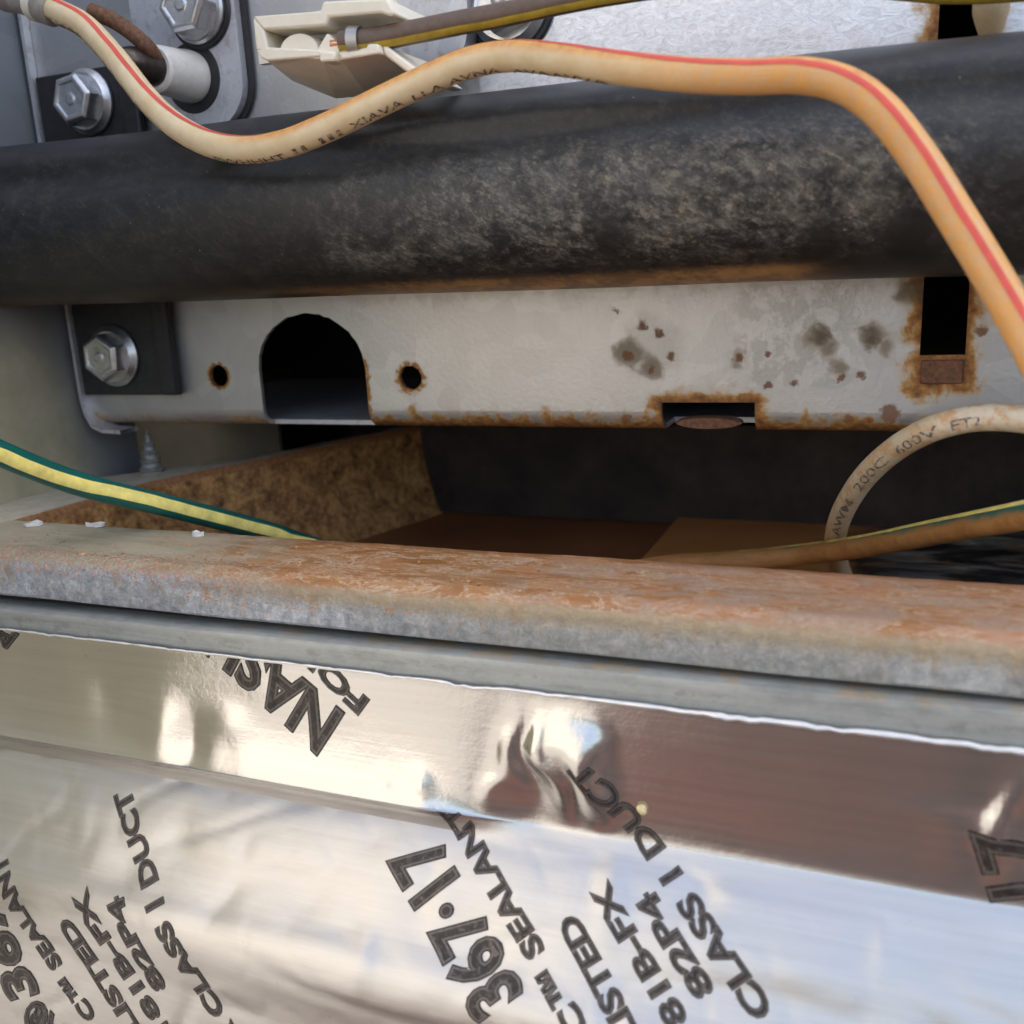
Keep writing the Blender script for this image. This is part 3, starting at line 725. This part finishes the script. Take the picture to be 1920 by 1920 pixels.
# red striped wire in front of the pipe
P = [(40, -6, 146), (75, 8, 145), (112, 24, 143), (160, 50, 142), (218, 112, 140), (275, 185, 137), (330, 236, 134), (395, 270, 131), (465, 281, 128), (540, 268, 125), (620, 236, 122.5), (710, 192, 120), (800, 150, 118), (880, 118, 116), (960, 105, 114), (1050, 112, 110), (1150, 126, 106), (1280, 140, 102), (1400, 144, 99), (1500, 142, 97), (1580, 158, 95.5), (1650, 205, 94), (1720, 292, 93), (1790, 402, 92), (1850, 500, 91), (1905, 595, 90), (1980, 740, 88), (2050, 900, 86)]
sw = Wire([at(x, y, d=d) for x, y, d in P], 1.76, 420)
st = thing('striped_wire', tuple(sw.c[0]), 'orange stained cream wire with a red stripe, looping over the black pipe', 'wire')
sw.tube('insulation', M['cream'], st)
sw.stripe('stripe', M['red'], st, [(sw.s_at(112, 24), 60), (sw.s_at(230, 120), 50), (sw.s_at(340, 240), 66), (sw.s_at(465, 281), 78), (sw.s_at(710, 190), 100), (sw.s_at(880, 118), 90), (sw.s_at(1050, 112), 66), (sw.s_at(1280, 140), 46), (sw.s_at(1500, 142), 36), (sw.s_at(1650, 205), 22), (sw.s_at(1790, 400), 16), (sw.s_at(1980, 740), 22)], 11)
#wire_text(sw, 'AWM', sw.s_at(205, 100), sw.s_at(330, 236), -74, 0.95, M['wink'], st)
wire_text(sw, 'PVVHHHT', sw.s_at(415, 276), sw.s_at(535, 268), -62, 1.0, M['wink'], st)
wire_text(sw, 'II III', sw.s_at(553, 264), sw.s_at(640, 228), -58, 1.0, M['wink'], st)
wire_text(sw, 'XIAVA', sw.s_at(655, 220), sw.s_at(752, 172), -56, 1.05, M['wink'], st)
wire_text(sw, 'LLA AVNA', sw.s_at(768, 165), sw.s_at(945, 106), -62, 0.95, M['wink'], st)
wire_text(sw, 'AVAAVVA', sw.s_at(965, 105), sw.s_at(1150, 126), -72, 0.9, M['wink'], st)
c0 = sw.c[0]; c1 = at(120, 28, d=143); ax = c1 - c0
b = MB(); b.lathe(c1 - _n(ax) * 2.0, -_n(ax), [(0, 1.9), (0.3, 2.3), (2.6, 2.4), (3.0, 2.0)], 28); b.build('sleeve_end', M['sleeve'], st)
b = MB(); b.lathe(c1 - _n(ax) * 4.8, -_n(ax), [(0, 2.45), (1.4, 2.6), (1.6, 2.0)], 28); b.build('white_collar', M['white'], st)
b = MB(); b.lathe(c1 - _n(ax) * 6.4, -_n(ax) + np.array([-.15, 0, -.05]), [(0, 2.2), (3, 2.1), (6, 2.4), (9, 2.0), (14, 1.9)], 24); b.build('crimp_barrel', M['sleeve'], st)

# dark sensor lead between the striped wire and the ceramic
P = [(170, 20, 147), (215, 40, 147), (250, 64, 147), (280, 92, 148), (292, 112, 151), (296, 125, 156)]
w2 = Wire([at(x, y, d=d) for x, y, d in P], 1.2, 60)
tag(w2.tube('sensor_lead', M['rust'], None), 'rusty brown lead entering the dark end of the ceramic sensor', 'wire')

# green and yellow earth wire, dipping behind the lip
P = [(-60, 815, 124), (0, 850, 128), (150, 908, 138), (300, 945, 147), (430, 978, 156), (515, 1001, 162), (590, 1026, 166), (800, 1080, 170), (1000, 1095, 170), (1130, 1078, 168), (1250, 1060, 165), (1380, 1052, 162), (1500, 1040, 157), (1620, 1024, 143), (1750, 998, 128), (1920, 966, 110), (2020, 947, 102)]
gw = Wire([at(x, y, d=d) for x, y, d in P], 1.72, 360)
gt = thing('earth_wire', tuple(gw.c[120]), 'green wire with a yellow stripe, dipping behind the pan lip, rust coated on the right', 'wire')
gw.tube('insulation', M['green'], gt)
gw.stripe('stripe', M['yellow'], gt, [(0, 58), (gw.s_at(300, 945), 55), (gw.s_at(520, 1000), 50), (gw.s_at(1000, 1095), 40), (gw.s_at(1300, 1058), 88), (gw.s_at(1920, 965), 84), (gw.L, 84)], [(0, 30), (gw.s_at(600, 1024), 28), (gw.s_at(1300, 1058), 13), (gw.L, 15)], m=12)

# cream loop on the right
P = [(2040, 830, 110), (1980, 802, 112), (1920, 787, 113), (1840, 783, 115), (1755, 801, 118), (1680, 841, 125), (1620, 896, 134), (1580, 960, 144), (1566, 1012, 154), (1572, 1055, 163), (1586, 1092, 169), (1600, 1125, 172)][::-1]
lw = Wire([at(x, y, d=d) for x, y, d in P], 1.62, 200)
lt = thing('looped_wire', tuple(lw.c[0]), 'cream wire printed 200C 600V, arching out of the pan at the right', 'wire')
lw.tube('insulation', M['loop'], lt)
wire_text(lw, 'AWM', lw.s_at(1570, 985), lw.s_at(1598, 920), 2, 1.15, M['gink'], lt, bold=0.02)
wire_text(lw, '200C', lw.s_at(1612, 900), lw.s_at(1672, 840), 2, 1.2, M['gink'], lt, bold=0.01)
wire_text(lw, '600V', lw.s_at(1694, 830), lw.s_at(1768, 796), -2, 1.2, M['gink'], lt, bold=0.01)
wire_text(lw, 'FT2', lw.s_at(1784, 792), lw.s_at(1838, 782), -4, 1.25, M['gink'], lt, bold=0.015)

# brown wire with yellow stripe and its terminal
P = [(640, 78, 122), (700, 74, 121), (780, 59, 120), (860, 43, 119), (950, 26, 117.5), (1050, 4, 116), (1160, -16, 114.5), (1280, -32, 113), (1420, -40, 111), (1560, -38, 109), (1680, -26, 108), (1790, -18, 107), (1900, -22, 106), (2000, -30, 105)]
bw = Wire([at(x, y, d=d) for x, y, d in P], 1.4, 260)
bt = thing('brown_wire', tuple(bw.c[0]), 'brown wire with a yellow stripe, crimped into the ivory plug', 'wire')
bw.tube('insulation', M['brown'], bt)
bw.stripe('stripe', M['olive'], bt, [(0, -46), (bw.s_at(1160, -16), -46), (bw.s_at(1790, -18), -62), (bw.L, -62)], 19)
sA = bw.s_at(668, 77)
b = MB()
cA = bw.point(sA, 0, 0); tA = bw.point(sA + 1, 0, 0) - cA
b.lathe(cA, tA, [(-0.7, 1.55), (-0.7, 1.75), (0.75, 1.75), (0.75, 1.55)], 24, cap=False); b.build('crimp_band', M['terminal'], bt)
b = MB()
for k in range(7):
    a = k * 0.9; b.lathe(cA - _n(tA) * 3.2 + np.array([0, math.sin(a) * 0.5, math.cos(a) * 0.5 - 0.3]), tA, [(0, 0.2), (2.6, 0.2)], 8)
b.build('copper_strand', M['copper'], bt)
b = MB(); b.box(*sorted((at(520, 70, Y=-24)[0], at(640, 70, Y=-24)[0])), -23.5, -20.5, at(560, 85, Y=-24)[2], at(580, 50, Y=-24)[2]); b.build('terminal_blade', M['terminal'], bt, bevel=0.4)

# ------------------------------------------------------------------ ivory plug housing
pl = thing('plug_housing', (67, -22, 36), 'ivory plastic plug housing, open at the front, in front of the zinc panel', 'connector')
YF, YB = -28.0, -15.5
def fx(pts, Y=YF): return [tuple(at(x, y, Y=Y)[[0, 2]]) for x, y in pts]
b = MB(); b.prism(fx([(473, 30), (600, 20), (605, 2), (726, -4), (740, 26), (730, 30), (714, 24), (616, 32), (612, 48), (494, 56)]), YF, YB); b.build('top_shell', M['white'], pl, bevel=0.3)
b = MB(); b.prism(fx([(473, 31), (494, 56), (500, 84), (504, 100), (479, 94)]), YF + .02, YB); b.build('end_wall', M['white'], pl, bevel=0.3)
b = MB(); b.prism(fx([(479, 94), (497, 88), (604, 93), (604, 106), (500, 114), (488, 108)]), YF + .01, YB)
b.prism(fx([(604, 98), (634, 98), (634, 116), (606, 118)]), YF - 0.8, YB)
b.prism(fx([(634, 98), (686, 92), (688, 82), (708, 82), (712, 100), (640, 112)]), YF + 0.01, YB - 3)
b.build('bottom_shell', M['white'], pl, bevel=0.25)
hump = [(518, 100)] + [(555 - 37 * math.cos(math.pi * k / 12), 96 - 36 * math.sin(math.pi * k / 12)) for k in range(1, 12)] + [(592, 100)]
b = MB(); b.prism(fx(hump), YF + 0.6, YF + 4); b.prism(fx([(586, 100), (610, 60), (652, 98)]), YF + 0.3, YF + 3.2); b.build('latch_tooth', M['white'], pl, bevel=0.25)
# skirt flaring down and back from the bottom edge
def skirt(front, back, Yf, Yb):
    f = [(x, Yf, z) for x, z in fx(front, Yf)]; g = [tuple(at(x, y, Y=Yb)) for x, y in back]; n = len(f)
    V = f + g; F = [(i, i + 1, n + i + 1, n + i) for i in range(n - 1)]
    V2 = [(x, y + 0.3, z + 1.0) for x, y, z in V]
    F += [tuple(q + 2 * n for q in fc)[::-1] for fc in F[:]]
    V = V + V2
    F += [(0, n, 3 * n, 2 * n), (n - 1, 3 * n - 1, 4 * n - 1, 2 * n - 1)] + [(n + i, n + i + 1, 3 * n + i + 1, 3 * n + i) for i in range(n - 1)] + [(i + 1, i, 2 * n + i, 2 * n + i + 1) for i in range(n - 1)]
    return V, F
V, F = skirt([(484, 102), (604, 110), (640, 112), (708, 98)], [(548, 152), (630, 186), (690, 180), (778, 140)], YF + 0.2, YB)
obj('skirt', V, F, M['white'], pl, smooth=False, bevel=0.2)
b = MB(); b.box(*sorted((at(485, 50, Y=YB)[0], at(745, 50, Y=YB)[0])), YB - 0.8, YB + 0.4, at(560, 112, Y=YB)[2], at(560, 30, Y=YB)[2]); b.build('back_wall', M['white'], pl)

b = MB(); b.prism(fx([(708, 82), (718, 84), (790, 140), (772, 146), (712, 100)]), YF + 1.0, YB); b.build('flared_end', M['white'], pl, bevel=0.3)
# rounded bracket behind the plug, and the stubby cap at the top right
V, F = flat_cut(rrect(58, 77.5, 38.5, 75, 8), [], -4.0, 3.4)
tag(obj('rounded_bracket', V, F, M['plate_zinc'], None, smooth=False, bevel=0.6), 'rounded zinc bracket half hidden behind the ivory plug', 'bracket')
b = MB(); b.lathe(at(1862, -60, d=112), at(1856, 66, d=114) - at(1862, -60, d=112), [(0, 2.0), (4.5, 2.0), (5.4, 1.75), (7.0, 1.2), (7.6, 0.7)], 28)
tag(b.build('wire_cap', M['capt']), 'blurred tan plastic cap hanging into the top right corner', 'wire cap')

# ------------------------------------------------------------------ screw tip on the pan rim
sb = at(286, 884, Z=-23.7); zt = at(284, 806, Y=sb[1])[2]
prof = []; H = zt - (-23.9)
for k in range(90):
    t = k / 89; r = 2.7 * (1 - t) ** 0.8 * 0.78
    ph = (t * 5.2) % 1.0
    prof.append((t * H, max(0.05, r + (0.55 * (1 - t) + 0.12) * max(0, 1 - abs(ph - 0.5) * 3.2))))
b = MB(); b.lathe((sb[0], sb[1], -23.9), (0, 0, 1), prof, 24)
tag(b.build('screw_tip', simple('dull_screw', (0.30, 0.30, 0.29), 0.55, 0.5, 0.35, 0.8)), 'pointed threaded screw tip sticking up from the pan rim', 'screw')

# ------------------------------------------------------------------ foil tape
TP = catmull([(-49.0, -34.4), (-49.05, -38), (-49.15, -44), (-49.4, -49.6), (-50.2, -51.6), (-52.4, -53.9), (-55.0, -57.4), (-57.2, -61.6), (-58.8, -63.9), (-60.6, -66.0), (-61.6, -69.0), (-61.9, -75), (-62.6, -83), (-63.0, -95)], 400)
TS = np.r_[0, np.cumsum(np.linalg.norm(np.diff(TP, axis=0), axis=1))]
TT = np.gradient(TP, axis=0); TT /= np.linalg.norm(TT, axis=1)[:, None]
FOLD = TS[int(np.argmin(np.abs(TP[:, 1] + 50.8)))]
def wrinkle(x, s):
    up = 1.0 if s < FOLD else 0.0
    e = math.exp(-((s - FOLD) / 1.2) ** 2)
    h = 0.10 * mnoise.noise((x * 0.045, s * 0.05, 1.0)) + 0.05 * mnoise.noise((x * 0.13, s * 0.10, 4.0))
    lf = max(0.0, min(1.0, (102 - x) / 18.0)); lf = lf * lf * (3 - 2 * lf)
    if s < FOLD + 2:
        # the left half of the upright band leans out, with finger dents
        k = s / FOLD
        h += lf * 2.6 * k * k * (1.0 if s < FOLD else max(0, 1 - (s - FOLD) / 2))
        xx = x + 2.6 * mnoise.noise((x * 0.2, s * 0.2, 2.5))
        if s < 17:
            rg = sum(q * math.exp(-((xx - c - sl * s) / w) ** 2) for c, w, q, sl in ((148.6, 1.6, 0.9, -0.08), (97.5, 1.5, 0.8, -0.12), (101.2, 1.9, 1.5, 0.05), (105.0, 2.3, 2.0, 0.1)))
            h += rg * math.sin(math.pi * s / 17) ** 2
        for cx, cs, rx, rs, a in DENT:
            h += a * math.exp(-((x - cx) / rx) ** 2 - ((s - cs) / rs) ** 2)
    else:
        h += lf * 2.6 * math.exp(-(s - FOLD - 2) / 9) * 0 
        n1 = mnoise.noise((x * 0.055 + s * 0.02, s * 0.10, 11.0)); n2 = mnoise.noise((x * 0.12 - s * 0.05, s * 0.16, 17.0))
        h += -0.15 * max(0.0, 1 - abs(n1) * 7) - 0.05 * max(0.0, 1 - abs(n2) * 8)
        for cx, cs, rx, rs, a in DENT2:
            h += a * math.exp(-((x - cx) / rx) ** 2 - ((s - cs) / rs) ** 2)
    return h
DENT = [(random.uniform(0, 155), random.uniform(2, 15), random.uniform(1.5, 7), random.uniform(1.2, 4), random.uniform(-0.12, 0.12)) for _ in range(22)] + [(38, 8, 4, 5, -0.5), (47, 11, 3, 5, 0.35), (52, 13, 2.2, 4, -0.35), (58, 9, 3, 2.5, 0.25), (86, 13, 1.2, 1.6, 0.25), (81, 13.5, 1.0, 1.2, 0.2), (148, 7, 2.2, 5, -0.45), (144, 11, 2.5, 4, 0.2), (66, 5, 6, 3, 0.2)]
random.seed(21)
DENT2 = [(random.uniform(0, 155), FOLD + random.uniform(3, 30), random.uniform(1.2, 5), random.uniform(1.0, 3.5), random.uniform(-0.22, 0.22)) for _ in range(46)] + [(52, FOLD + 9, 3.0, 3.0, -0.3), (70, FOLD + 12, 7, 3, -0.3), (110, FOLD + 5, 1.6, 5, 0.25), (40, FOLD + 13, 5, 3, 0.3), (95, FOLD + 14, 6, 4, -0.25), (130, FOLD + 10, 9, 3, 0.25), (138, FOLD + 5, 1.2, 3, 0.15)]
def tape(x, s, lift=0.0):
    y = np.interp(s, TS, TP[:, 0]); z = np.interp(s, TS, TP[:, 1]); ty = np.interp(s, TS, TT[:, 0]); tz = np.interp(s, TS, TT[:, 1])
    ny, nz_ = tz, -ty                                 # outward
    h = wrinkle(x, s) + lift
    return (x, y + ny * h, z + nz_ * h)
def top_edge(x):
    return 0.35 * mnoise.noise((x * 0.2, 0, 3)) + 0.22 * mnoise.noise((x * 0.8, 0, 6)) + 0.25 * mnoise.noise((x * 0.06, 0, 1))
TX = np.linspace(-9.8, 260, 450); TSs = np.r_[np.linspace(0, FOLD - 1, 40), np.linspace(FOLD - 0.8, FOLD + 1.2, 14), np.linspace(FOLD + 1.5, TS[-1] - 0.5, 70)]
V = []; F = []
for x in TX:
    t0 = top_edge(x)
    for s in TSs: V.append(tape(x, s if s > 4 else t0 + s * (4 - t0) / 4))
n_ = len(TSs)
for i in range(len(TX) - 1):
    for j in range(n_ - 1): F.append((i * n_ + j, (i + 1) * n_ + j, (i + 1) * n_ + j + 1, i * n_ + j + 1))
tp = thing('foil_tape', (80, -56, -95), 'shiny printed aluminium foil tape folded over the bottom of the base', 'tape')
obj('foil', V, F, M['foil'], tp)
# curled cut edge along the top of the tape
V = []; F = []
for x in TX:
    x_, y_, z_ = tape(x, top_edge(x)); w = max(0.05, 0.14 + 0.10 * mnoise.noise((x * 0.5, 1, 1)) + 0.20 * max(0, min(1, (x - 85) / 40)) * (0.8 + 0.9 * mnoise.noise((x * 0.2, 3, 3))))
    for k in range(8):
        a = 2 * math.pi * k / 8; V.append((x_, y_ + w * 0.9 * math.cos(a) - 0.1, z_ + w * math.sin(a)))
for i in range(len(TX) - 1):
    for k in range(8): F.append((i * 8 + k, (i + 1) * 8 + k, (i + 1) * 8 + (k + 1) % 8, i * 8 + (k + 1) % 8))
obj('curled_edge', V, F, M['foil_edge'], tp)

def hit(px, py):
    r = ray(px, py); best = None
    t = (-49.0 - CAMP[1]) / r[1]
    if CAMP[2] + t * r[2] > -34.4: return np.array([CAMP[0] + t * r[0], CAMP[2] + t * r[2] + 34.4])
    for k in range(0, 400, 2):
        t = (TP[k, 0] - CAMP[1]) / r[1]; z = CAMP[2] + t * r[2]; e = abs(z - TP[k, 1])
        if best is None or e < best[0]: best = (e, TS[k], CAMP[0] + t * r[0])
    return np.array([best[2], -best[1]])
def tape_text(text, p0, p1, h, bold=0.022, halo=True):
    """baseline from pixel-measured start p0 to end p1, cap height h in mm; text lies on the foil"""
    A = hit(*p0); B = hit(*p1); d = B - A; L = np.linalg.norm(d); d /= L; up = np.array([-d[1], d[0]])
    mb = MB(); x0 = x1 = None
    bm = glyphs(text, bold); xs = [v.co.x for v in bm.verts]; x0, x1 = min(xs), max(xs); bm.free()
    kx = L / (x1 - x0); ky = h / CAP
    for li, (off, mi) in enumerate(((bold + 0.030, 0), (bold + 0.008, 1), (bold - 0.022, 0)) if halo else ((bold, 0),)):
        bm = glyphs(text, off); cut(bm, 1, np.arange(-0.2, 0.95, 0.14)); cut(bm, 0, np.arange(x0, x1, 0.2))
        # carry into (x, -s), drop what would lie beyond the tape edge
        uv = {}
        for v in bm.verts:
            q = A + d * (v.co.x - x0) * kx + up * v.co.y * ky; v.co.x, v.co.y, v.co.z = q[0], q[1], 0
        g = bm.verts[:] + bm.edges[:] + bm.faces[:]
        bmesh.ops.bisect_plane(bm, geom=g, plane_co=(0, -0.35, 0), plane_no=(0, 1, 0), clear_outer=True)
        for s_ in (FOLD - 0.8, FOLD - 0.3, FOLD + 0.3, FOLD + 1.0):
            bmesh.ops.bisect_plane(bm, geom=bm.verts[:] + bm.edges[:] + bm.faces[:], plane_co=(0, -s_, 0), plane_no=(0, 1, 0))
        bm.verts.index_update()
        mb.add([tape(v.co.x, -v.co.y, 0.075 + 0.02 * li) for v in bm.verts], [[v.index for v in f.verts] for f in bm.faces], mi)
        bm.free()
    if mb.f: mb.build('lettering', [M['ink'], M['ink2']], tp)

# right-hand repeat of the print
tape_text('367\u00b717', (978, 1858), (810, 1556), 6.6)
tape_text('C\u2122 SEALANT', (1106, 1930), (860, 1505), 2.5)
tape_text('LISTED', (1200, 1938), (1078, 1710), 2.5)
tape_text('181B-FX', (1306, 1942), (1140, 1655), 2.4)
tape_text('82P4', (1340, 1854), (1224, 1668), 2.4)
tape_text('CLASS 1 DUCT', (1450, 1892), (1098, 1414), 2.5)
# left-hand repeat
tape_text('367', (72, 1862), (-15, 1680), 6.6)
tape_text('NASHUA\u00ae', (290, 2200), (62, 1868), 6.0)
tape_text('C\u2122 SEALANT', (180, 1905), (10, 1600), 2.7)
tape_text('LISTED', (262, 1925), (128, 1722), 2.7)
tape_text('181B-FX', (318, 1925), (162, 1664), 2.5)
tape_text('82P4', (312, 1852), (230, 1680), 2.5)
tape_text('R CLASS 1 DUCT', (455, 1950), (243, 1476), 2.6)
# upright band
tape_text('NASHUA', (645, 1336), (282, 1046), 6.7)
tape_text('FOIL', (692, 1312), (556, 1192), 2.6)
tape_text('17', (1988, 1674), (1950, 1550), 6.2)
tape_text('A', (34, 1190), (-10, 1170), 3.0)

# ------------------------------------------------------------------ small things lying about
for i, (px, py, r, lab) in enumerate(((62, 983, 1.1, 'white paint flake nearest the left end of the pan lip'), (182, 984, 1.25, 'largest white paint flake beside the yellow striped wire on the pan lip'), (372, 1002, 0.8, 'small white flake on the back edge of the pan lip under the green wire'))):
    c = at(px, py, Z=-23.4); m_ = MB(); k = 9
    k = 11; top = [(c[0] + 1.7 * r * math.cos(6.283 * j / k) * random.uniform(.5, 1), c[1] + 1.1 * r * math.sin(6.283 * j / k) * random.uniform(.7, 1), -23.25 + random.uniform(-.12, .35)) for j in range(k)]
    bot = [(x, y, -23.55) for x, y, z in top]
    m_.add(top + bot, [tuple(range(k))] + [(j, k + j, k + (j + 1) % k, (j + 1) % k) for j in range(k)] + [tuple(range(2 * k - 1, k - 1, -1))])
    tag(m_.build('paint_flake', M['flake'], smooth=False), lab, 'paint flake', 'paint flakes on the pan lip')
q = hit(1205, 1513); c = tape(q[0], -q[1], 0.25)
V = []; F = []
bm = bmesh.new(); bmesh.ops.create_icosphere(bm, subdivisions=2, radius=0.62)
for v in bm.verts: v.co = v.co * (1 + 0.3 * mnoise.noise(v.co * 2.2)); V.append((c[0] + v.co.x, c[1] + v.co.y * 0.7, c[2] + v.co.z))
F = [[v.index for v in f.verts] for f in bm.faces]; bm.free()
tag(obj('dirt_crumb', V, F, M['crumb'], origin=c), 'tiny yellow crumb stuck on the foil beside the word DUCT', 'crumb')
